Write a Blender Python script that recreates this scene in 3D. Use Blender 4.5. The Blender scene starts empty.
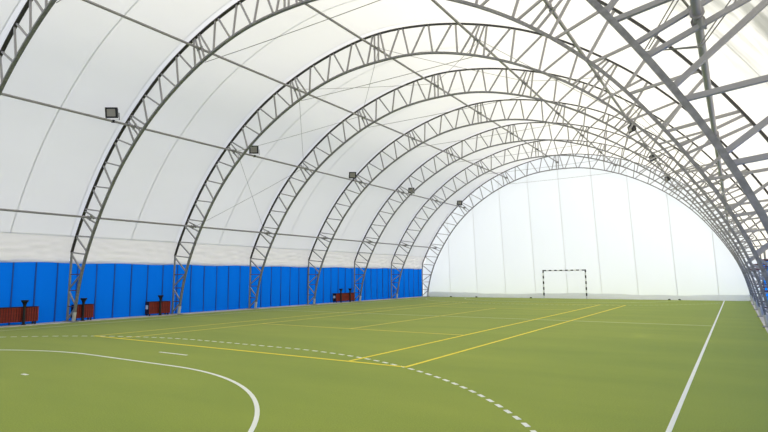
import bpy, math, random
from mathutils import Vector, Matrix
random.seed(7)
PI = math.pi
sc = bpy.context.scene
COL = sc.collection

# ------------------------------------------------------------------ camera
CAM = (10.717, -0.5235, 1.663)
YAW, PITCH, ROLL, FPX = 0.5842, 0.1163, -0.0089, 527.4
fw = Vector((-math.sin(YAW) * math.cos(PITCH), math.cos(YAW) * math.cos(PITCH), math.sin(PITCH)))
rt = Vector((math.cos(YAW), math.sin(YAW), 0))
up = rt.cross(fw)
r2 = math.cos(ROLL) * rt + math.sin(ROLL) * up
u2 = -math.sin(ROLL) * rt + math.cos(ROLL) * up
cam_d = bpy.data.cameras.new('camera')
cam = bpy.data.objects.new('camera', cam_d)
COL.objects.link(cam)
mw = Matrix((r2, u2, -fw)).transposed().to_4x4()
mw.translation = Vector(CAM)
cam.matrix_world = mw
cam_d.sensor_width = 36
cam_d.lens = 36 * FPX / 768
cam_d.clip_end = 400
sc.camera = cam

# ------------------------------------------------------------------ world, sun, exposure
w = bpy.data.worlds.new('sky')
sc.world = w
w.use_nodes = True
wb = w.node_tree.nodes['Background']
wb.inputs[0].default_value = (0.90, 0.91, 1.03, 1)
wb.inputs[1].default_value = 1.52
sun_d = bpy.data.lights.new('sun', 'SUN')
sun_d.energy = 7.4
sun_d.angle = math.radians(3)
sun_d.color = (1.0, 0.91, 0.75)
sun = bpy.data.objects.new('sun', sun_d)
COL.objects.link(sun)
sdir = Vector((0.75, 0.42, 0.50)).normalized()      # towards the sun: right, ahead, high
sun.rotation_euler = (-sdir).to_track_quat('-Z', 'Y').to_euler()
sc.view_settings.view_transform = 'Standard'
sc.view_settings.look = 'None'
sc.view_settings.exposure = 0.0
sc.view_settings.gamma = 1.0
sc.view_settings.use_curve_mapping = False
sc.cycles.use_denoising = True
sc.cycles.max_bounces = 10
sc.cycles.sample_clamp_indirect = 3.0
sc.cycles.diffuse_bounces = 6
sc.cycles.transmission_bounces = 8

# ------------------------------------------------------------------ materials
def mat(name, col, rough=0.6, metal=0.0, noise=None, bump=None, spec=0.4):
    m = bpy.data.materials.new(name)
    m.use_nodes = True
    nt = m.node_tree
    b = nt.nodes['Principled BSDF']
    b.inputs['Base Color'].default_value = (*col, 1)
    b.inputs['Roughness'].default_value = rough
    b.inputs['Metallic'].default_value = metal
    b.inputs['Specular IOR Level'].default_value = spec
    tc = nt.nodes.new('ShaderNodeTexCoord')
    if noise:
        scale, amt = noise
        n = nt.nodes.new('ShaderNodeTexNoise')
        n.inputs['Scale'].default_value = scale
        n.inputs['Detail'].default_value = 6
        nt.links.new(tc.outputs['Object'], n.inputs['Vector'])
        r = nt.nodes.new('ShaderNodeMapRange')
        r.inputs['From Min'].default_value = 0.3
        r.inputs['From Max'].default_value = 0.7
        r.inputs['To Min'].default_value = 1 - amt
        r.inputs['To Max'].default_value = 1 + amt
        nt.links.new(n.outputs['Fac'], r.inputs['Value'])
        mx = nt.nodes.new('ShaderNodeVectorMath')
        mx.operation = 'SCALE'
        mx.inputs[0].default_value = col
        nt.links.new(r.outputs[0], mx.inputs['Scale'])
        nt.links.new(mx.outputs[0], b.inputs['Base Color'])
    if bump:
        scale, st = bump
        n = nt.nodes.new('ShaderNodeTexNoise')
        n.inputs['Scale'].default_value = scale
        n.inputs['Detail'].default_value = 4
        nt.links.new(tc.outputs['Object'], n.inputs['Vector'])
        bp = nt.nodes.new('ShaderNodeBump')
        bp.inputs['Strength'].default_value = st
        bp.inputs['Distance'].default_value = 0.02
        nt.links.new(n.outputs['Fac'], bp.inputs['Height'])
        nt.links.new(bp.outputs[0], b.inputs['Normal'])
    return m

def fabric(name, col, tcol, fac, stain=0.0, stain_scale=0.25, weather=False):
    """thin coated cloth: diffuse front, daylight coming through from behind"""
    m = bpy.data.materials.new(name)
    m.use_nodes = True
    nt = m.node_tree
    nt.nodes.remove(nt.nodes['Principled BSDF'])
    out = nt.nodes['Material Output']
    d = nt.nodes.new('ShaderNodeBsdfDiffuse')
    t = nt.nodes.new('ShaderNodeBsdfTranslucent')
    d.inputs[0].default_value = (*col, 1)
    t.inputs[0].default_value = (*tcol, 1)
    mx = nt.nodes.new('ShaderNodeMixShader')
    mx.inputs[0].default_value = fac
    nt.links.new(d.outputs[0], mx.inputs[1])
    nt.links.new(t.outputs[0], mx.inputs[2])
    nt.links.new(mx.outputs[0], out.inputs[0])
    if stain:
        tc = nt.nodes.new('ShaderNodeTexCoord')
        mp = nt.nodes.new('ShaderNodeMapping')
        mp.inputs['Scale'].default_value = (1.0, 0.35, 1.0)
        n = nt.nodes.new('ShaderNodeTexNoise')
        n.inputs['Scale'].default_value = stain_scale
        n.inputs['Detail'].default_value = 8
        n.inputs['Roughness'].default_value = 0.6
        r = nt.nodes.new('ShaderNodeMapRange')
        r.inputs['From Min'].default_value = 0.35
        r.inputs['From Max'].default_value = 0.7
        r.inputs['To Min'].default_value = 1.0
        r.inputs['To Max'].default_value = 1.0 - stain
        v = nt.nodes.new('ShaderNodeVectorMath')
        v.operation = 'SCALE'
        v.inputs[0].default_value = tcol
        nt.links.new(tc.outputs['Object'], mp.inputs['Vector'])
        nt.links.new(mp.outputs[0], n.inputs['Vector'])
        nt.links.new(n.outputs['Fac'], r.inputs['Value'])
        nt.links.new(r.outputs[0], v.inputs['Scale'])
        nt.links.new(v.outputs[0], t.inputs[0])
        if weather:
            # streaked grime lying on the low right-hand slope near the entrance
            sep = nt.nodes.new('ShaderNodeSeparateXYZ')
            nt.links.new(tc.outputs['Object'], sep.inputs[0])
            def ramp(o, a, b):
                q = nt.nodes.new('ShaderNodeMapRange')
                q.interpolation_type = 'SMOOTHSTEP'
                q.inputs['From Min'].default_value = a
                q.inputs['From Max'].default_value = b
                nt.links.new(o, q.inputs['Value'])
                return q.outputs[0]
            n2 = nt.nodes.new('ShaderNodeTexNoise')
            n2.inputs['Scale'].default_value = 0.8
            n2.inputs['Detail'].default_value = 7
            n2.inputs['Roughness'].default_value = 0.62
            mp2 = nt.nodes.new('ShaderNodeMapping')
            mp2.inputs['Scale'].default_value = (0.8, 1.9, 0.5)
            nt.links.new(tc.outputs['Object'], mp2.inputs['Vector'])
            nt.links.new(mp2.outputs[0], n2.inputs['Vector'])
            def mul(a, b):
                q = nt.nodes.new('ShaderNodeMath')
                q.operation = 'MULTIPLY'
                nt.links.new(a, q.inputs[0])
                if isinstance(b, float): q.inputs[1].default_value = b
                else: nt.links.new(b, q.inputs[1])
                return q.outputs[0]
            k = mul(mul(ramp(sep.outputs[0], 8.0, 10.2), ramp(sep.outputs[1], 11.0, 6.0)), ramp(n2.outputs['Fac'], 0.36, 0.66))
            inv = nt.nodes.new('ShaderNodeMath')
            inv.operation = 'SUBTRACT'
            inv.inputs[0].default_value = 1.0
            nt.links.new(mul(k, 0.72), inv.inputs[1])
            v2 = nt.nodes.new('ShaderNodeVectorMath')
            v2.operation = 'SCALE'
            nt.links.new(v.outputs[0], v2.inputs[0])
            nt.links.new(inv.outputs[0], v2.inputs['Scale'])
            nt.links.new(v2.outputs[0], t.inputs[0])
    return m

def turf_mat():
    m = bpy.data.materials.new('turf')
    m.use_nodes = True
    nt = m.node_tree
    b = nt.nodes['Principled BSDF']
    b.inputs['Roughness'].default_value = 0.95
    b.inputs['Specular IOR Level'].default_value = 0.15
    b.inputs['Sheen Weight'].default_value = 0.16
    b.inputs['Sheen Roughness'].default_value = 0.45
    b.inputs['Sheen Tint'].default_value = (1.0, 0.90, 0.50, 1)
    tc = nt.nodes.new('ShaderNodeTexCoord')
    def noise(sx, sy, scale, detail):
        mp = nt.nodes.new('ShaderNodeMapping')
        mp.inputs['Scale'].default_value = (sx, sy, 1)
        n = nt.nodes.new('ShaderNodeTexNoise')
        n.inputs['Scale'].default_value = scale
        n.inputs['Detail'].default_value = detail
        nt.links.new(tc.outputs['Object'], mp.inputs[0])
        nt.links.new(mp.outputs[0], n.inputs['Vector'])
        return n.outputs['Fac']
    big = noise(0.5, 1.6, 0.35, 4)        # worn roll-wide bands across the pitch
    fine = noise(1, 1, 60, 3)
    cr = nt.nodes.new('ShaderNodeValToRGB')
    cr.color_ramp.elements[0].position = 0.25
    cr.color_ramp.elements[0].color = (0.200, 0.278, 0.042, 1)
    cr.color_ramp.elements[1].position = 0.80
    cr.color_ramp.elements[1].color = (0.285, 0.345, 0.052, 1)
    nt.links.new(big, cr.inputs[0])
    r = nt.nodes.new('ShaderNodeMapRange')
    r.inputs['From Min'].default_value = 0.3
    r.inputs['From Max'].default_value = 0.7
    r.inputs['To Min'].default_value = 0.85
    r.inputs['To Max'].default_value = 1.15
    nt.links.new(fine, r.inputs[0])
    v = nt.nodes.new('ShaderNodeVectorMath')
    v.operation = 'SCALE'
    nt.links.new(cr.outputs[0], v.inputs[0])
    nt.links.new(r.outputs[0], v.inputs['Scale'])
    nt.links.new(v.outputs[0], b.inputs['Base Color'])
    bp = nt.nodes.new('ShaderNodeBump')
    bp.inputs['Strength'].default_value = 0.25
    bp.inputs['Distance'].default_value = 0.01
    nt.links.new(fine, bp.inputs['Height'])
    nt.links.new(bp.outputs[0], b.inputs['Normal'])
    return m

M = {}
M['turf'] = turf_mat()
M['membrane'] = fabric('membrane', (0.80, 0.80, 0.78), (0.84, 0.84, 0.81), 0.42, 0.07, 0.30, weather=True)
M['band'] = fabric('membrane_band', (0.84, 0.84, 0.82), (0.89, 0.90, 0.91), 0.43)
M['seam'] = fabric('seam_strip', (0.72, 0.73, 0.74), (0.92, 0.92, 0.93), 0.42)
M['endwall'] = fabric('end_membrane', (0.82, 0.85, 0.86), (0.84, 0.90, 0.95), 0.31)
M['skirt'] = fabric('end_skirt', (0.85, 0.86, 0.87), (0.82, 0.84, 0.87), 0.30)
M['hem'] = fabric('eave_cloth', (0.80, 0.78, 0.73), (0.82, 0.80, 0.75), 0.40)
M['tarp'] = fabric('blue_tarp', (0.003, 0.150, 0.70), (0.003, 0.20, 0.86), 0.34)
M['tarpseam'] = mat('blue_tarp_seam', (0.002, 0.085, 0.42), 0.6)
M['steel'] = mat('galvanised_steel', (0.27, 0.27, 0.26), 0.5, 0.15, noise=(14, 0.18))
M['steelweb'] = mat('galvanised_web', (0.35, 0.335, 0.335), 0.5, 0.15)
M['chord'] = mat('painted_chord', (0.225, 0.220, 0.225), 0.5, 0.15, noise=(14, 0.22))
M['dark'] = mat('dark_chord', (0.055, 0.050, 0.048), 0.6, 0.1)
M['pipe'] = mat('purlin_pipe', (0.33, 0.31, 0.32), 0.45, 0.2)
M['cable'] = mat('steel_cable', (0.30, 0.29, 0.27), 0.5, 0.3)
M['rust'] = mat('red_lead_rung', (0.16, 0.07, 0.08), 0.7)
M['foot'] = mat('pale_foot', (0.56, 0.55, 0.52), 0.7)
M['concrete'] = mat('concrete', (0.62, 0.57, 0.50), 0.85, noise=(4, 0.12), bump=(40, 0.2))
M['white'] = mat('white_line_paint', (0.80, 0.82, 0.76), 0.8)
M['whiteworn'] = mat('worn_white_line', (0.60, 0.63, 0.40), 0.8)
M['yellow'] = mat('yellow_line_paint', (0.92, 0.74, 0.07), 0.8)
M['yellowworn'] = mat('worn_yellow_line', (0.74, 0.61, 0.11), 0.8)
M['black'] = mat('black_metal', (0.010, 0.010, 0.012), 0.5)
M['redwood'] = mat('red_slat', (0.24, 0.022, 0.009), 0.6, noise=(20, 0.25))
M['darkbox'] = mat('dark_box', (0.028, 0.012, 0.020), 0.7)
M['plate'] = mat('white_plate', (0.75, 0.75, 0.78), 0.6)
M['glass'] = mat('lamp_glass', (0.30, 0.28, 0.25), 0.15, spec=0.6)
M['goalwhite'] = mat('goal_white', (0.80, 0.80, 0.80), 0.5)
M['goalblack'] = mat('goal_black', (0.012, 0.012, 0.014), 0.5)

# ------------------------------------------------------------------ helpers
def mobj(name, verts, faces, m, parent=None, smooth=False, mats=None, midx=None):
    me = bpy.data.meshes.new(name)
    me.from_pydata([tuple(v) for v in verts], [], faces)
    for mm in (mats or [m]):
        me.materials.append(mm)
    if midx:
        for p_, i in zip(me.polygons, midx):
            p_.material_index = i
    if smooth:
        for p_ in me.polygons:
            p_.use_smooth = True
    me.update()
    o = bpy.data.objects.new(name, me)
    COL.objects.link(o)
    if parent:
        o.parent = parent
    return o

def link_mesh(name, me, parent, matrix):
    o = bpy.data.objects.new(name, me)
    COL.objects.link(o)
    o.parent = parent
    o.matrix_local = matrix
    return o

def empty(name, loc=(0, 0, 0), rz=0.0):
    o = bpy.data.objects.new(name, None)
    COL.objects.link(o)
    o.location = loc
    o.rotation_euler = (0, 0, rz)
    o.empty_display_size = 0.2
    return o

def tag(o, label=None, cat=None, group=None, kind=None):
    if label: o['label'] = label
    if cat: o['category'] = cat
    if group: o['group'] = group
    if kind: o['kind'] = kind
    return o

BOXF = [(0, 3, 2, 1), (4, 5, 6, 7), (0, 1, 5, 4), (1, 2, 6, 5), (2, 3, 7, 6), (3, 0, 4, 7)]
def boxv(x0, x1, y0, y1, z0, z1):
    return [(x0, y0, z0), (x1, y0, z0), (x1, y1, z0), (x0, y1, z0), (x0, y0, z1), (x1, y0, z1), (x1, y1, z1), (x0, y1, z1)]
def box(name, x0, x1, y0, y1, z0, z1, m, parent=None):
    return mobj(name, boxv(x0, x1, y0, y1, z0, z1), BOXF, m, parent)

def bevbox(name, x0, x1, y0, y1, z0, z1, m, parent=None, b=0.01):
    o = box(name, x0, x1, y0, y1, z0, z1, m, parent)
    md = o.modifiers.new('bevel', 'BEVEL')
    md.width = b
    md.segments = 1
    return o

def cyl_mesh(name, m, n=8):
    vs = [(math.cos(2 * PI * i / n), math.sin(2 * PI * i / n), z) for z in (0, 1) for i in range(n)]
    fs = [(i, (i + 1) % n, n + (i + 1) % n, n + i) for i in range(n)]
    fs += [tuple(range(n - 1, -1, -1)), tuple(range(n, 2 * n))]
    me = bpy.data.meshes.new(name)
    me.from_pydata(vs, [], fs)
    me.materials.append(m)
    for p_ in me.polygons:
        p_.use_smooth = len(p_.vertices) == 4
    return me
UNIT = {k: cyl_mesh('unit_bar_' + k, M[k], 10) for k in ('steel', 'rust', 'pipe', 'cable', 'black', 'foot')}
UNIT['steelweb'] = cyl_mesh('unit_bar_square', M['steelweb'], 4)
for p_ in UNIT['steelweb'].polygons: p_.use_smooth = False

def bar_matrix(a, b, r):
    a, b = Vector(a), Vector(b)
    d = b - a
    q = d.to_track_quat('Z', 'Y')
    return Matrix.Translation(a) @ q.to_matrix().to_4x4() @ Matrix.Rotation(PI / 4, 4, 'Z') @ Matrix.Diagonal((r, r, d.length, 1))
def bar(name, a, b, r, k, parent):
    return link_mesh(name, UNIT[k], parent, bar_matrix(a, b, r))

def sweep_xz(name, pts, hr, hy, m, parent):
    """rectangular bar (half depth hr, half width hy) along a polyline in the x-z plane"""
    n = 4
    vs, fs = [], []
    for i, (x, z) in enumerate(pts):
        a = pts[max(i - 1, 0)]
        b = pts[min(i + 1, len(pts) - 1)]
        tx, tz = b[0] - a[0], b[1] - a[1]
        l = math.hypot(tx, tz)
        nx, nz = -tz / l, tx / l
        for j in range(n):
            a_, b_ = ((-1, -1), (1, -1), (1, 1), (-1, 1))[j]
            vs.append((x + nx * hr * a_, hy * b_, z + nz * hr * a_))
    for i in range(len(pts) - 1):
        for j in range(n):
            k = (j + 1) % n
            fs.append((i * n + j, i * n + k, (i + 1) * n + k, (i + 1) * n + j))
    fs.append(tuple(range(n - 1, -1, -1)))
    e = (len(pts) - 1) * n
    fs.append(tuple(range(e, e + n)))
    return mobj(name, vs, fs, m, parent)

def tube3(name, pts, r, m, parent=None, n=5):
    vs, fs = [], []
    P = [Vector(p_) for p_ in pts]
    for i, p_ in enumerate(P):
        t = (P[min(i + 1, len(P) - 1)] - P[max(i - 1, 0)]).normalized()
        a = t.cross(Vector((0.13, 0.31, 0.94))).normalized()
        b = t.cross(a)
        for j in range(n):
            c, s = math.cos(2 * PI * j / n) * r, math.sin(2 * PI * j / n) * r
            vs.append(p_ + a * c + b * s)
    for i in range(len(P) - 1):
        for j in range(n):
            k = (j + 1) % n
            fs.append((i * n + j, i * n + k, (i + 1) * n + k, (i + 1) * n + j))
    return mobj(name, vs, fs, m, parent, smooth=True)

# ------------------------------------------------------------------ hall section (half profile in polar form)
INNER = [(0.00, 9.74), (1.91, 9.60), (3.77, 9.09), (5.54, 8.29), (7.21, 7.21), (8.71, 5.82), (9.96, 4.13), (10.96, 2.18), (11.46, 0.0)]
OUTER = [(0.00, 10.83), (2.06, 10.61), (4.06, 10.08), (5.99, 9.26), (7.78, 8.09), (9.41, 6.63), (10.79, 4.85), (11.91, 2.80)]
CO_MAX = math.atan2(11.91, 2.80)
RI = [math.hypot(*p_) for p_ in INNER]
RO = [math.hypot(*p_) for p_ in OUTER]
def crom(c, cmax, v):
    n = len(v) - 1
    f = abs(c) / cmax * n
    i = min(int(f), n - 1)
    t = f - i
    V = [v[1]] + v + [2 * v[-1] - v[-2]]
    a, b, c_, d = V[i:i + 4]
    return .5 * (2 * b + (c_ - a) * t + (2 * a - 5 * b + 4 * c_ - d) * t * t + (3 * b - a - 3 * c_ + d) * t ** 3)
def pin(c, off=0.0):
    r = crom(c, PI / 2, RI) + off
    return (r * math.sin(c), r * math.cos(c))
def pout(c, off=0.0):
    r = crom(c, CO_MAX, RO) + off
    return (r * math.sin(c), r * math.cos(c))
YS = [5.78, 10.46, 15.27, 20.09, 24.95, 29.84, 34.70, 39.67]
LEGX = 11.95
YN, YF = -1.2, 40.10          # near and far end walls
PUR_C = [-1.197, -0.811, -0.403, 0.0, 0.403, 0.811, 1.197]
def pmid(c):
    a, b = pin(c), pout(c)
    return ((a[0] + b[0]) / 2, (a[1] + b[1]) / 2)

# ------------------------------------------------------------------ floor
floor = box('floor', -13.5, 13.5, YN - 1.5, YF + 1.5, -0.3, 0.0, M['turf'])
tag(floor, 'green artificial turf pitch with white and yellow court lines', kind='structure')

def strip(name, a, b, wd, m, label=None, z=0.004):
    a, b = Vector((*a, 0)), Vector((*b, 0))
    d = (b - a).normalized()
    s = Vector((-d.y, d.x, 0)) * wd / 2
    vs = [a - s, b - s, b + s, a + s]
    vs = [(v.x, v.y, 0.0005) for v in vs] + [(v.x, v.y, z) for v in vs]
    o = mobj(name, vs, BOXF, m, floor)
    if label: o['label'] = label
    return o
def polystrip(name, pts, wd, m, label=None, z=0.004):
    vs, fs = [], []
    for i, p_ in enumerate(pts):
        a = Vector(pts[max(i - 1, 0)])
        b = Vector(pts[min(i + 1, len(pts) - 1)])
        d = (b - a).normalized()
        n = Vector((-d.y, d.x)) * wd / 2
        for q, zz in ((-1, 0.0005), (-1, z), (1, z), (1, 0.0005)):
            vs.append((p_[0] + n.x * q, p_[1] + n.y * q, zz))
    for i in range(len(pts) - 1):
        for j in range(3):
            fs.append((i * 4 + j, i * 4 + 4 + j, i * 4 + 5 + j, i * 4 + 1 + j))
    o = mobj(name, vs, fs, m, floor)
    if label: o['label'] = label
    return o
def goal_arc(R, n, flip):
    pts = []
    for i in range(n + 1):
        t = (PI / 2) * i / n
        pts.append((-1.5 - R * math.cos(t), R * math.sin(t)))
    for i in range(n + 1):
        t = PI / 2 - (PI / 2) * i / n
        pts.append((1.5 + R * math.cos(t), R * math.sin(t)))
    return [(x, 40 - y) for x, y in pts] if flip else pts
WD = 0.055
strip('white_line', (10, 0), (10, 39.95), 0.053, M['white'], 'white sideline nearest the camera')
strip('white_line', (-10, 0), (-10, 39.95), WD, M['whiteworn'], 'faint white sideline along the blue wall')
strip('white_line', (-10, 0), (10, 0), 0.08, M['white'], 'white goal line')
strip('white_line', (-10, 39.9), (10, 39.9), 0.08, M['whiteworn'], 'white goal line along the end wall')
strip('white_line', (-9.97, 20), (9.97, 20), WD, M['whiteworn'], 'faint pale halfway line')
polystrip('white_line', goal_arc(5.94, 40, False), 0.06, M['white'], 'solid white goal area arc')
polystrip('white_line', goal_arc(6, 40, True), WD, M['whiteworn'], 'faint white arc at the far goal')
strip('white_line', (-0.5, 7), (0.5, 7), 0.06, M['white'], 'short white seven metre mark')
strip('white_line', (-0.09, 4), (0.09, 4), 0.06, M['white'], 'tiny white keeper mark')
def dashes(flip, m):
    pts = goal_arc(9, 60, flip)
    L = [0]
    for a, b in zip(pts, pts[1:]):
        L.append(L[-1] + math.hypot(b[0] - a[0], b[1] - a[1]))
    def at(s):
        for i in range(len(L) - 1):
            if s <= L[i + 1]:
                f = (s - L[i]) / max(L[i + 1] - L[i], 1e-6)
                return (pts[i][0] + (pts[i + 1][0] - pts[i][0]) * f, pts[i][1] + (pts[i + 1][1] - pts[i][1]) * f)
        return pts[-1]
    s = 0.08
    while s < L[-1] - 0.2:
        a, b = at(s), at(s + 0.16)
        if abs(a[0]) < 9.9 and abs(b[0]) < 9.9:
            strip('line_dash', a, b, 0.06, m)
        s += 0.3
dashes(False, M['white'])
dashes(True, M['whiteworn'])
TY0, TY1, TX, TS = 8.115, 31.885, 5.46, 4.115
strip('yellow_line', (-TX, TY0), (TX, TY0), 0.064, M['yellow'], 'yellow tennis baseline nearest the camera', 0.006)
strip('yellow_line', (-TX, TY1), (TX, TY1), WD, M['yellowworn'], 'yellow tennis baseline at the far side', 0.006)
strip('yellow_line', (TX, TY0 - .03), (TX, TY1 + .03), 0.064, M['yellow'], 'outer yellow tennis sideline on the right', 0.0055)
strip('yellow_line', (TS, TY0), (TS, TY1), 0.064, M['yellow'], 'inner yellow tennis sideline on the right', 0.0055)
strip('yellow_line', (-TX, TY0 - .03), (-TX, TY1 + .03), 0.064, M['yellowworn'], 'outer yellow tennis sideline on the left', 0.0055)
strip('yellow_line', (-TS, TY0), (-TS, TY1), 0.064, M['yellowworn'], 'inner yellow tennis sideline on the left', 0.0055)
strip('yellow_line', (-TS, 13.6), (TS, 13.6), 0.064, M['yellowworn'], 'yellow service line, nearer', 0.005)
strip('yellow_line', (-TS, 26.4), (TS, 26.4), 0.064, M['yellowworn'], 'yellow service line, farther', 0.005)
strip('yellow_line', (0, 13.6), (0, 26.4), 0.064, M['yellowworn'], 'yellow centre service line', 0.0052)

# concrete kerbs under the arch feet
for side, nm in ((-1, 'trim_1'), (1, 'trim_2')):
    k = empty(nm)
    tag(k, 'pale concrete kerb strip at the foot of the %s blue wall' % ('left' if side < 0 else 'right'), kind='structure')
    y = YN
    while y < YF - 0.1:
        y2 = min(y + 2.4, YF)
        x0, x1 = sorted((side * 12.3, side * 11.36))
        bevbox('kerb_slab', x0, x1, y + 0.006, y2 - 0.006, -0.05, 0.022, M['concrete'], k, 0.006)
        y = y2

# ------------------------------------------------------------------ membrane roof
roof = empty('ceiling')
tag(roof, 'white translucent membrane vault stretched over the lattice arches', kind='structure')
C_EAVE = math.atan2(11.62, 3.43)
NC = 72
def vault(name, y0, y1, off, m, parent, c0=-C_EAVE, c1=C_EAVE, n=NC, ny=1, sag=0.0):
    vs, fs = [], []
    for j in range(ny + 1):
        f = j / ny
        y = y0 + (y1 - y0) * f
        for i in range(n + 1):
            c = c0 + (c1 - c0) * i / n
            x, z = pout(c, off - sag * 4 * f * (1 - f))
            vs.append((x, y, z))
    for j in range(ny):
        for i in range(n):
            a = j * (n + 1) + i
            fs.append((a, a + 1, a + n + 2, a + n + 1))
    return mobj(name, vs, fs, m, parent, smooth=True)
OFF = 0.085
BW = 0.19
edges = [YN] + YS + [YF]
for k in range(len(edges) - 1):
    a = edges[k]
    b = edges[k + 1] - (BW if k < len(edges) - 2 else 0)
    if b - a < 0.3:
        vault('membrane_panel', a, b, OFF, M['membrane'], roof)
        continue
    mid = (edges[k] + edges[k + 1]) / 2
    for (y0, y1) in ((a, mid), (mid, b)):
        vault('membrane_panel', y0, y1, OFF, M['membrane'], roof, ny=2, sag=0.015)
    vault('seam_strip', mid - 0.024, mid + 0.024, OFF - 0.010, M['seam'], roof)
    for e in ((b,) if k < len(edges) - 2 else ()):
        vault('seam_strip', e - 0.018, e + 0.018, OFF - 0.010, M['seam'], roof)
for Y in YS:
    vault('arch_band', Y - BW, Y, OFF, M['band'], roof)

# wrinkled eave cloth from the eave seam down to its hem, one length per bay
for side in (-1, 1):
    for k in range(len(edges) - 1):
        y0, y1 = edges[k], edges[k + 1]
        ny, nz = max(4, int((y1 - y0) * 9)), 26
        vs, fs = [], []
        ph = random.uniform(0, 6)
        for i in range(ny + 1):
            f = i / ny
            y = y0 + (y1 - y0) * f
            for j in range(nz + 1):
                g = j / nz
                z = 3.45 - (3.45 - 2.37) * g
                xe = pout(C_EAVE, OFF)[0]
                x = xe + (12.055 - xe) * min(1, g * 1.55) ** 0.8
                # swags hanging from the arch posts plus small wrinkles
                sw = math.sin(PI * f)
                env = min(1.0, g * 3) * (0.25 + 0.75 * sw)
                wv = 0.060 * math.sin(10 * (z - 0.85 * (2 * f - 1) ** 2 * (1 if ph > 3 else .7)) + ph)
                wv += 0.022 * math.sin(5 * f * (y1 - y0) * .6 + 14 * g + ph * 2)
                wv += 0.024 * math.sin(19 * g - 13 * (2 * f - 1) ** 2 + ph)
                z2 = z + (0.02 * math.sin(f * 9 + ph) if j == nz else 0)
                vs.append((side * (x - abs(wv * env) * 1.0 - 0.0), y, z2))
        for i in range(ny):
            for j in range(nz):
                a = i * (nz + 1) + j
                fs.append((a, a + 1, a + nz + 2, a + nz + 1))
        o = mobj('eave_cloth', vs, fs, M['hem'], roof, smooth=True)
    for (ya, yb) in zip(edges, edges[1:]):
        xe, ze = pout(C_EAVE, OFF - 0.014)
        c0, c1 = C_EAVE - 0.0022, C_EAVE + 0.0022
        vault('seam_strip', ya, yb, OFF - 0.012, M['seam'], roof, *(sorted((side * c0, side * c1))), n=1)

# ------------------------------------------------------------------ blue side walls: tarp panels with welded seams
NZT = 8
def tarp_mesh(wd, seed):
    rnd = random.Random(seed)
    nx = 8
    ph = rnd.uniform(0, 6)
    vs, fs = [], []
    for i in range(nx + 1):
        f = i / nx
        for j in range(NZT + 1):
            g = j / NZT
            x = 0.055 * (1 - (2 * f - 1) ** 2) + 0.014 * math.sin(5 * g + ph + 3 * f) + 0.005 * math.sin(11 * f + ph)
            vs.append((x, wd * f, 0.02 + 2.42 * g))
    for i in range(nx):
        for j in range(NZT):
            a = i * (NZT + 1) + j
            fs.append((a, a + NZT + 1, a + NZT + 2, a + 1))
    me = bpy.data.meshes.new('tarp_panel')
    me.from_pydata(vs, [], fs)
    me.materials.append(M['tarp'])
    for p_ in me.polygons: p_.use_smooth = True
    return me
tarps = [tarp_mesh(1.0, s) for s in range(5)]
seam_me = bpy.data.meshes.new('tarp_seam')
seam_me.from_pydata(boxv(-0.032, 0.024, -0.022, 0.022, 0.02, 2.44), [], BOXF)
seam_me.materials.append(M['tarpseam'])
for side, nm in ((-1, 'wall_left'), (1, 'wall_right')):
    wl = empty(nm)
    tag(wl, 'bright blue tarpaulin wall of tall welded strips along the %s side' % ('left' if side < 0 else 'right'), kind='structure')
    ye = YS[-1] + 0.28
    grid = [YN] + [-1.01 + 0.79 * k for k in range(1, 52)]
    grid = [y for y in grid if y < ye - 0.2] + [ye]
    for y, y2 in zip(grid, grid[1:]):
        link_mesh('tarp_panel', random.choice(tarps), wl,
                  Matrix.Translation((side * 12.13, y, 0)) @ Matrix.Diagonal((-side, y2 - y, 1, 1)))
        link_mesh('tarp_seam', seam_me, wl, Matrix.Translation((side * 12.125, y, 0)) @ Matrix.Diagonal((-side, 1, 1, 1)))
    # white end piece between the last arch and the end wall
    x0, x1 = sorted((side * 12.12, side * 12.15))
    box('end_closure', x0, x1, YS[-1] + 0.29, YF + 0.06, 0.0, 2.45, M['endwall'], wl)

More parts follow.
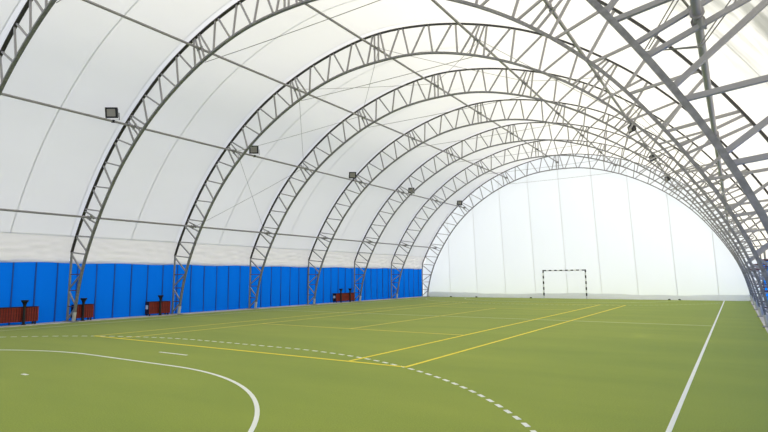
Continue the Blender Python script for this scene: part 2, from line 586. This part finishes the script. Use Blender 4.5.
# ------------------------------------------------------------------ end walls of hanging white strips
def end_wall(name, Y, facing, lab):
    wl = empty(name)
    tag(wl, lab, kind='structure')
    xs = [-12.1, -9.6, -7.2, -4.8, -2.4, 0.0, 2.4, 4.8, 7.2, 9.6, 12.1]
    def top(x):
        ax = min(abs(x), 12.1)
        if ax > 11.9: return 2.6
        lo, hi = 0.0, CO_MAX
        for _ in range(40):
            m_ = (lo + hi) / 2
            if pout(m_, OFF)[0] < ax: lo = m_
            else: hi = m_
        return pout(lo, OFF)[1]
    def lean(x, z):
        return x + 0.22 * (1 - z / 6.0) * max(0.0, 1 - (abs(x) / 12.1) ** 4)
    for a, b in zip(xs, xs[1:]):
        nx, nz = 8, 14
        vs, fs = [], []
        for i in range(nx + 1):
            f = i / nx
            x = a + (b - a) * f
            zt = top(x) + 0.03
            for j in range(nz + 1):
                g = j / nz
                z = zt * g
                bul = 0.03 * (1 - (2 * f - 1) ** 2) * math.sin(PI * g)
                vs.append((lean(x, z) if abs(x) < 12 else x, Y + facing * bul, z))
        for i in range(nx):
            for j in range(nz):
                q = i * (nz + 1) + j
                fs.append((q, q + 1, q + nz + 2, q + nz + 1))
        mobj('wall_strip', vs, fs, M['endwall'], wl, smooth=True)
    for x in xs[1:-1]:
        zt = top(x)
        n = 12
        vs, fs = [], []
        for j in range(n + 1):
            z = zt * j / n
            for s in (-1, 1):
                vs.append((lean(x, z) + s * 0.025, Y - facing * 0.010, z))
        for j in range(n):
            fs.append((2 * j, 2 * j + 1, 2 * j + 3, 2 * j + 2))
        mobj('wall_seam', vs, fs, M['seam'], wl)
    # loose ground skirt
    n = 120
    vs, fs = [], []
    for i in range(n + 1):
        x = -11.7 + 23.4 * i / n
        wv = 0.02 * math.sin(x * 3.1) + 0.015 * math.sin(x * 7.7 + 1)
        hz = 0.36 + 0.05 * math.sin(x * 0.55 + 1.0) + 0.02 * math.sin(x * 2.2)
        for dy, z in ((0.015, hz), (0.05 + wv, hz * 0.55), (0.10 + wv, 0.10), (0.16 + wv, 0.003)):
            vs.append((x, Y - facing * dy, z))
    for i in range(n):
        for j in range(3):
            q = i * 4 + j
            fs.append((q, q + 1, q + 5, q + 4))
    mobj('ground_skirt', vs, fs, M['skirt'], wl, smooth=True)
    return wl
end_wall('wall_back', YF, 1, 'white membrane end wall of tall hanging strips behind the goal')
end_wall('wall_front', YN, -1, 'white membrane end wall behind the camera')

# ------------------------------------------------------------------ lattice arches
ORD = ['first', 'second', 'third', 'fourth', 'fifth', 'sixth', 'seventh', 'eighth']
def build_arch():
    root = empty('lattice_arch', (0, 0, 0))
    n = 96
    sweep_xz('inner_chord', [pin(-PI / 2 + PI * i / n) for i in range(n + 1)], 0.031, 0.052, M['chord'], root)
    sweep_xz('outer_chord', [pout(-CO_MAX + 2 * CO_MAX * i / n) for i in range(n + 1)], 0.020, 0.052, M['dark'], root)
    for s in (-1, 1):
        bar('outer_leg', (s * LEGX, 0, 0.03), (s * 11.91, 0, 2.82), 0.045, 'steel', root)
        x0, x1 = sorted((s * 12.08, s * 11.30))
        bevbox('base_plate', x0, x1, -0.14, 0.14, 0.022, 0.042, M['steel'], root, 0.004)
        a, b = pin(s * PI / 2 * 0.999), pin(s * (PI / 2 - 0.035))
        bar('foot_sleeve', (a[0], 0, 0.04), (b[0], 0, b[1]), 0.068, 'foot', root)
    # lattice: outer nodes at and between the purlins, inner nodes half-way
    R = 0.037
    def web(nm, a, b, k='steelweb', r=R):
        bar(nm, (a[0], 0, a[1]), (b[0], 0, b[1]), r, k, root)
    on = []
    for a, b in zip(PUR_C, PUR_C[1:]):
        for j in range(4):
            on.append(a + (b - a) * j / 4)
    on.append(PUR_C[-1])
    g = 0.007
    for i, (a, b) in enumerate(zip(on, on[1:])):
        m = (a + b) / 2
        ga = 0.016 if i % 4 == 0 else g
        gb = 0.016 if (i + 1) % 4 == 0 else g
        web('diagonal', pout(a + ga), pin(m - 0.006))
        web('diagonal', pin(m + 0.006), pout(b - gb))
    for c in PUR_C:
        for d in (-0.0085, 0.0085):
            web('hanger', pout(c + d), pin(c + d), r=0.034)
        x, z = pmid(c)
        t = Vector((math.cos(c), 0, -math.sin(c)))
        q = Vector((x, 0, z))
        bar('purlin_cleat', q - t * 0.13, q + t * 0.13, 0.035, 'steel', root)
    for s in (-1, 1):
        def o(x, z): return (s * x, z)
        def I(z):
            lo, hi = 0.3, PI / 2
            for _ in range(40):
                m_ = (lo + hi) / 2
                if pin(m_)[1] > z: lo = m_
                else: hi = m_
            return (s * pin(lo)[0], z)
        P1 = pout(PUR_C[-1] + 0.016)
        web('diagonal', (s * P1[0], P1[1]), I(3.50))
        web('rung', o(11.55, 3.46), I(3.36))
        web('diagonal', o(11.57, 3.40), I(2.78))
        web('rung', o(11.90, 2.80), I(2.68))
        web('diagonal', o(11.91, 2.72), I(2.02))
        web('rung', o(11.92, 1.90), I(1.90), 'rust', 0.018)
        web('diagonal', I(1.92), o(11.93, 1.34))
        web('rung', o(11.93, 1.26), I(1.26), 'rust', 0.018)
        web('diagonal', o(11.93, 1.20), I(0.66))
        web('rung', o(11.94, 0.62), I(0.62), 'rust', 0.018)
        web('diagonal', I(0.56), o(11.94, 0.10))
    return root
def copy_tree(o, parent=None):
    c = o.copy()
    COL.objects.link(c)
    if parent:
        c.parent = parent
    for ch in list(o.children):
        copy_tree(ch, c)
    return c
arch0 = build_arch()
arches = [arch0] + [copy_tree(arch0) for _ in YS[1:]]
for i, (a, Y) in enumerate(zip(arches, YS)):
    a.location = (0, Y, 0)
    if i == 0:          # this arch stands a little out of square
        a.location.y = 5.58
        a.rotation_euler = (0, 0, -0.033)
    n = len(YS) - 1 - i
    if n == 0: lab = 'grey steel lattice arch standing against the white end wall'
    elif i == 0: lab = 'grey steel lattice arch nearest the camera, cut off by the frame'
    else: lab = 'grey steel lattice arch, %s counted from the white end wall' % ORD[n]
    tag(a, lab, 'arch', 'steel lattice arches of the hall')

# lashing wires left on the near arch beside its lowest right-hand pipe
for d in (0.0, 0.035):
    for (p_, q_) in (((10.10, 3.98), (10.60, 4.72)), ((10.10, 3.96), (10.566, 3.88)), ((10.566, 3.88), (10.99, 4.42))):
        bar('lashing_wire', (p_[0] + d, 0.09, p_[1]), (q_[0] + d * 1.3, 0.05, q_[1] - d * .6), 0.0065, 'cable', arches[0])

# ------------------------------------------------------------------ purlin pipes
PN = ['lowest steel purlin pipe along the left wall above the blue tarpaulin',
      'second lowest steel purlin pipe on the left, carrying floodlights',
      'third steel purlin pipe up on the left slope of the roof',
      'steel purlin pipe along the ridge at the top of the arches',
      'steel purlin pipe just right of the ridge, high under the roof',
      'steel purlin pipe on the right slope carrying floodlights',
      'lowest steel purlin pipe on the right, close overhead to the camera']
for c, lab in zip(PUR_C, PN):
    x, z = pmid(c)
    root = empty('purlin_pipe', (x, YN, z))
    tag(root, lab, 'pipe', 'purlin pipes running the length of the hall')
    ee = [YN + 0.03] + YS[:-1] + [YS[-1] + 0.12]
    for a, b in zip(ee, ee[1:]):
        bar('pipe_segment', (0, a - YN, 0), (0, b - YN, 0), 0.042, 'pipe', root)
    for Y in YS:
        ya = (5.58 - 0.033 * x if Y == YS[0] else Y) - YN
        for dy in (-0.12, 0.10):
            bar('pipe_collar', (0, ya + dy, 0), (0, ya + dy + 0.025, 0), 0.066, 'pipe', root)

# ------------------------------------------------------------------ cables
def cable(a, b, lab, sag, r=0.010, group=None):
    a, b = Vector(a), Vector(b)
    o = Vector(a)
    pts = []
    for i in range(13):
        f = i / 12
        p_ = a + (b - a) * f - o
        p_.z -= sag * 4 * f * (1 - f)
        pts.append(p_)
    c = tube3('bracing_cable', pts, r, M['cable'])
    c.location = o
    tag(c, lab, 'cable', group)
    return c
for i, Y in enumerate(YS):
    a, b = pin(PUR_C[2]), pin(PUR_C[4])
    n = len(YS) - 1 - i
    where = 'against the end wall' if n == 0 else ('nearest the camera' if i == 0 else '%s from the end wall' % ORD[n])
    ya, yb = (Y - 0.07, Y - 0.33) if i == 0 else (Y, Y)
    cable((a[0], ya + 0.07, a[1] - 0.04), (b[0], yb + 0.07, b[1] - 0.04), 'thin tie cable across the top of the arch %s' % where, 0.03, 0.011, 'tie cables across the arches')
ROW = ['two lowest left pipes', 'second and third left pipes', 'third left pipe and ridge',
       'ridge and first right pipe', 'first two right pipes', 'two lowest right pipes']
def xbrace(ya, yb, where, rows, r=0.009):
    for i in rows:
        a, b = pmid(PUR_C[i]), pmid(PUR_C[i + 1])
        o_ = 0.06
        for (p_, q_, wd) in ((a, b, 'farther up'), (b, a, 'farther down')):
            fa = 1 + o_ / 11
            cable((p_[0] * fa, ya + 0.16, p_[1] * fa), (q_[0] * fa, yb - 0.16, q_[1] * fa),
                  'thin wind cable leaning %s between %s, %s' % (wd, ROW[i], where), 0.04, r, 'crossed wind bracing cables')
xbrace(YS[2], YS[3], 'mid hall', range(6))
xbrace(YN + 0.1, YS[0], 'near the camera', (5,), 0.013)

# ------------------------------------------------------------------ floodlights
def build_flood():
    root = empty('floodlight')
    # local: +x is the front, z up, origin on the pipe
    w_, h_, d_ = 0.21, 0.19, 0.12
    vs = []
    for x, k in ((-d_, 0.72), (d_ * 0.4, 1.0), (d_, 1.0)):
        vs += [(x, -w_ * k, 0.30 - h_ * k), (x, w_ * k, 0.30 - h_ * k), (x, w_ * k, 0.30 + h_ * k), (x, -w_ * k, 0.30 + h_ * k)]
    fs = [(3, 2, 1, 0)]
    for l in (0, 4):
        for j in range(4):
            k = (j + 1) % 4
            fs.append((l + j, l + k, l + 4 + k, l + 4 + j))
    # rim face ring
    i0 = len(vs)
    for (y, z) in ((-1, -1), (1, -1), (1, 1), (-1, 1)):
        vs.append((d_, y * w_ * 0.74, 0.30 + z * h_ * 0.70))
    for j in range(4):
        k = (j + 1) % 4
        fs.append((8 + j, 8 + k, i0 + k, i0 + j))
    hs = mobj('housing', vs, fs, M['black'], root)
    box('lamp_glass', d_ - 0.03, d_ - 0.012, -w_ * 0.74, w_ * 0.74, 0.30 - h_ * 0.70, 0.30 + h_ * 0.70, M['glass'], root)
    for i in range(5):
        y = -0.12 + 0.06 * i
        box('cooling_fin', -d_ - 0.045, -d_ + 0.002, y - 0.006, y + 0.006, 0.20, 0.40, M['black'], hs)
    br = box('bracket', -0.03, 0.03, -w_ - 0.025, w_ + 0.025, 0.045, 0.055, M['black'], root)
    for s in (-1, 1):
        y0, y1 = sorted((s * (w_ + 0.015), s * (w_ + 0.025)))
        box('bracket_arm', -0.02, 0.02, y0, y1, 0.05, 0.31, M['black'], br)
    bar('clamp', (0, -0.05, 0), (0, 0.05, 0), 0.058, 'black', root)
    bar('clamp_stud', (0, 0, 0.0), (0, 0, 0.05), 0.018, 'black', root)
    return root
fl0 = build_flood()
xL, zL = pmid(PUR_C[1])
FL = [(-1, 9.63, 'black floodlight on the left pipe just before the second arch from the camera'),
      (-1, 16.45, 'black floodlight on the left pipe just past the third arch from the camera'),
      (-1, 24.15, 'black floodlight on the left pipe just before the fifth arch from the camera'),
      (-1, 30.95, 'small black floodlight on the left pipe, second nearest the end wall'),
      (-1, 38.70, 'small black floodlight on the left pipe beside the white end wall'),
      (1, 20.95, 'dark floodlight on the right pipe, nearest of the three on that side'),
      (1, 27.0, 'dark floodlight on the right pipe, middle of the three on that side'),
      (1, 33.6, 'dark floodlight on the right pipe, farthest of the three on that side')]
for i, (s, y, lab) in enumerate(FL):
    o = fl0 if i == 0 else copy_tree(fl0)
    o.location = (s * abs(xL), y, zL)
    o.rotation_euler = (0, 0.22, -0.95) if s < 0 else (PI, 0.2, PI + 0.6)   # upright on the left pipe, hung under the right one
    if s > 0:
        o.scale = (0.72, 0.72, 0.72)
    tag(o, lab, 'floodlight', 'floodlights on the purlin pipes')

# ------------------------------------------------------------------ handball goal at the far end
def striped(name, n, length, first_black, parent, matrix):
    """square post along +z in black and white bands"""
    h = 0.04
    vs, fs, mi = [], [], []
    for i in range(n + 1):
        z = length * i / n
        vs += [(-h, -h, z), (h, -h, z), (h, h, z), (-h, h, z)]
    for i in range(n):
        for j in range(4):
            k = (j + 1) % 4
            fs.append((i * 4 + j, i * 4 + k, i * 4 + 4 + k, i * 4 + 4 + j))
            mi.append((i + (0 if first_black else 1)) % 2)
    fs.append((3, 2, 1, 0)); mi.append(0 if first_black else 1)
    e = n * 4
    fs.append((e, e + 1, e + 2, e + 3)); mi.append(((n - 1) + (0 if first_black else 1)) % 2)
    o = mobj(name, vs, fs, None, parent, mats=[M['goalblack'], M['goalwhite']], midx=mi)
    o.matrix_local = matrix
    return o
goal = empty('handball_goal', (0.09, 39.70, 0))
goal.scale = (1, 1, 1.04)
tag(goal, 'handball goal with black and white striped posts at the end wall', 'goal')
for s in (-1, 1):
    striped('post', 10, 2.04, False, goal, Matrix.Translation((s * 1.54, 0, 0.004)))
    bar('back_stay', (s * 1.54, 0.03, 1.95), (s * 1.54, 0.17, 0.30), 0.010, 'foot', goal)
striped('crossbar', 15, 3.0, True, goal, Matrix.Translation((-1.5, 0, 2.004)) @ Matrix.Rotation(PI / 2, 4, 'Y'))

# ------------------------------------------------------------------ red slatted boxes and black flared posts on the left
def slat_box(y0, y1, x0, x1, z0, z1, lab, plate=False):
    cx, cy = (x0 + x1) / 2, (y0 + y1) / 2
    root = empty('slatted_box', (cx, cy, 0.022))
    tag(root, lab, 'box', 'red slatted boxes along the blue wall')
    hx, hy = (x1 - x0) / 2, (y1 - y0) / 2
    z0 -= 0.022; z1 -= 0.022
    sx = 1 if cx < 0 else -1
    bevbox('body', -hx, hx, -hy, hy, z0, z1 - 0.02, M['darkbox'], root, 0.008)
    bevbox('top_board', -hx - 0.01, hx + 0.01, -hy - 0.01, hy + 0.01, z1 - 0.02, z1, M['darkbox'], root, 0.004)
    n = max(3, round(2 * hy / 0.085))
    me = None
    for i in range(n):
        y = -hy + 2 * hy * (i + 0.5) / n
        wd = 2 * hy / n
        if me is None:
            me = bpy.data.meshes.new('slat')
            me.from_pydata(boxv(0.0, 0.022, -wd * 0.37, wd * 0.37, z0 + 0.005, z1 - 0.03), [], BOXF)
            me.materials.append(M['redwood'])
        link_mesh('slat', me, root, Matrix.Translation((sx * hx, y, 0)) @ Matrix.Diagonal((sx, 1, 1, 1)))
    for a in (-1, 1):
        for b in (-1, 1):
            box('foot', a * (hx - 0.05) - 0.025, a * (hx - 0.05) + 0.025, b * (hy - 0.08) - 0.025, b * (hy - 0.08) + 0.025, 0, z0 + 0.002, M['black'], root)
    if plate:
        box('end_plate', -hx * 0.55, hx * 0.55, -hy - 0.012, -hy + 0.001, z0 + 0.22, z1 - 0.16, M['plate'], root)
    return root
slat_box(6.90, 9.28, -12.02, -11.72, 0.13, 0.69, 'long red slatted box on the left, cut off by the frame edge')
slat_box(10.62, 11.38, -12.02, -11.72, 0.13, 0.68, 'short red slatted box just beside the foot of the second nearest arch')
slat_box(13.88, 14.98, -12.02, -11.72, 0.10, 0.66, 'red slatted box with white end plate before the third nearest arch', True)
slat_box(27.50, 29.55, -12.02, -11.72, 0.10, 0.64, 'distant red slatted box with two black posts far down the blue wall', True)

def flared_post(y, lab, x=-11.62, h=0.92):
    prof = [(0.085, 0.0), (0.085, 0.015), (0.05, 0.03), (0.045, 0.72 * h), (0.052, 0.80 * h), (0.075, 0.88 * h), (0.125, 0.955 * h), (0.125, h)]
    root = empty('flared_post', (x, y, 0.022))
    tag(root, lab, 'post', 'black flared posts along the blue wall')
    def lathe(nm, pr, m):
        n = 14
        vs, fs = [], []
        for r, z in pr:
            for j in range(n):
                vs.append((r * math.cos(2 * PI * j / n), r * math.sin(2 * PI * j / n), z))
        for i in range(len(pr) - 1):
            for j in range(n):
                k = (j + 1) % n
                fs.append((i * n + j, i * n + k, (i + 1) * n + k, (i + 1) * n + j))
        fs.append(tuple(range(n - 1, -1, -1)))
        e = (len(pr) - 1) * n
        fs.append(tuple(range(e, e + n)))
        mobj(nm, vs, fs, m, root)
    lathe('base', prof[:3], M['black'])
    lathe('pole', prof[2:5], M['black'])
    lathe('flared_cap', prof[4:], M['black'])
    return root
flared_post(8.74, 'black flared-top post in front of the long red box at the left edge')
flared_post(10.90, 'black flared-top post before the short red box beside the arch foot')
flared_post(14.39, 'black flared-top post before the red box with the white plate')
flared_post(27.90, 'nearer of two black posts at the distant red box')
flared_post(28.92, 'farther of two black posts at the distant red box')

# small dark ballast blocks on the skirt of the end wall
for x, lab in ((-9.3, 'small dark ballast block at the end wall, leftmost by the arch foot'),
               (-7.0, 'small dark ballast block at the end wall, second from the left'),
               (-2.5, 'small dark ballast block at the end wall left of the goal'),
               (6.9, 'small dark ballast block at the end wall right of the goal, left of a pair'),
               (7.5, 'small dark ballast block at the end wall right of the goal, right of a pair')):
    y = 39.80
    r_ = empty('ballast_block', (x, y, 0.0))
    tag(r_, lab, 'block', 'ballast blocks at the end wall')
    bevbox('block_body', -0.075, 0.075, -0.05, 0.05, 0.002, 0.07, M['dark'], r_, 0.012)
    box('lifting_grip', -0.03, 0.03, -0.010, 0.010, 0.068, 0.085, M['dark'], r_)
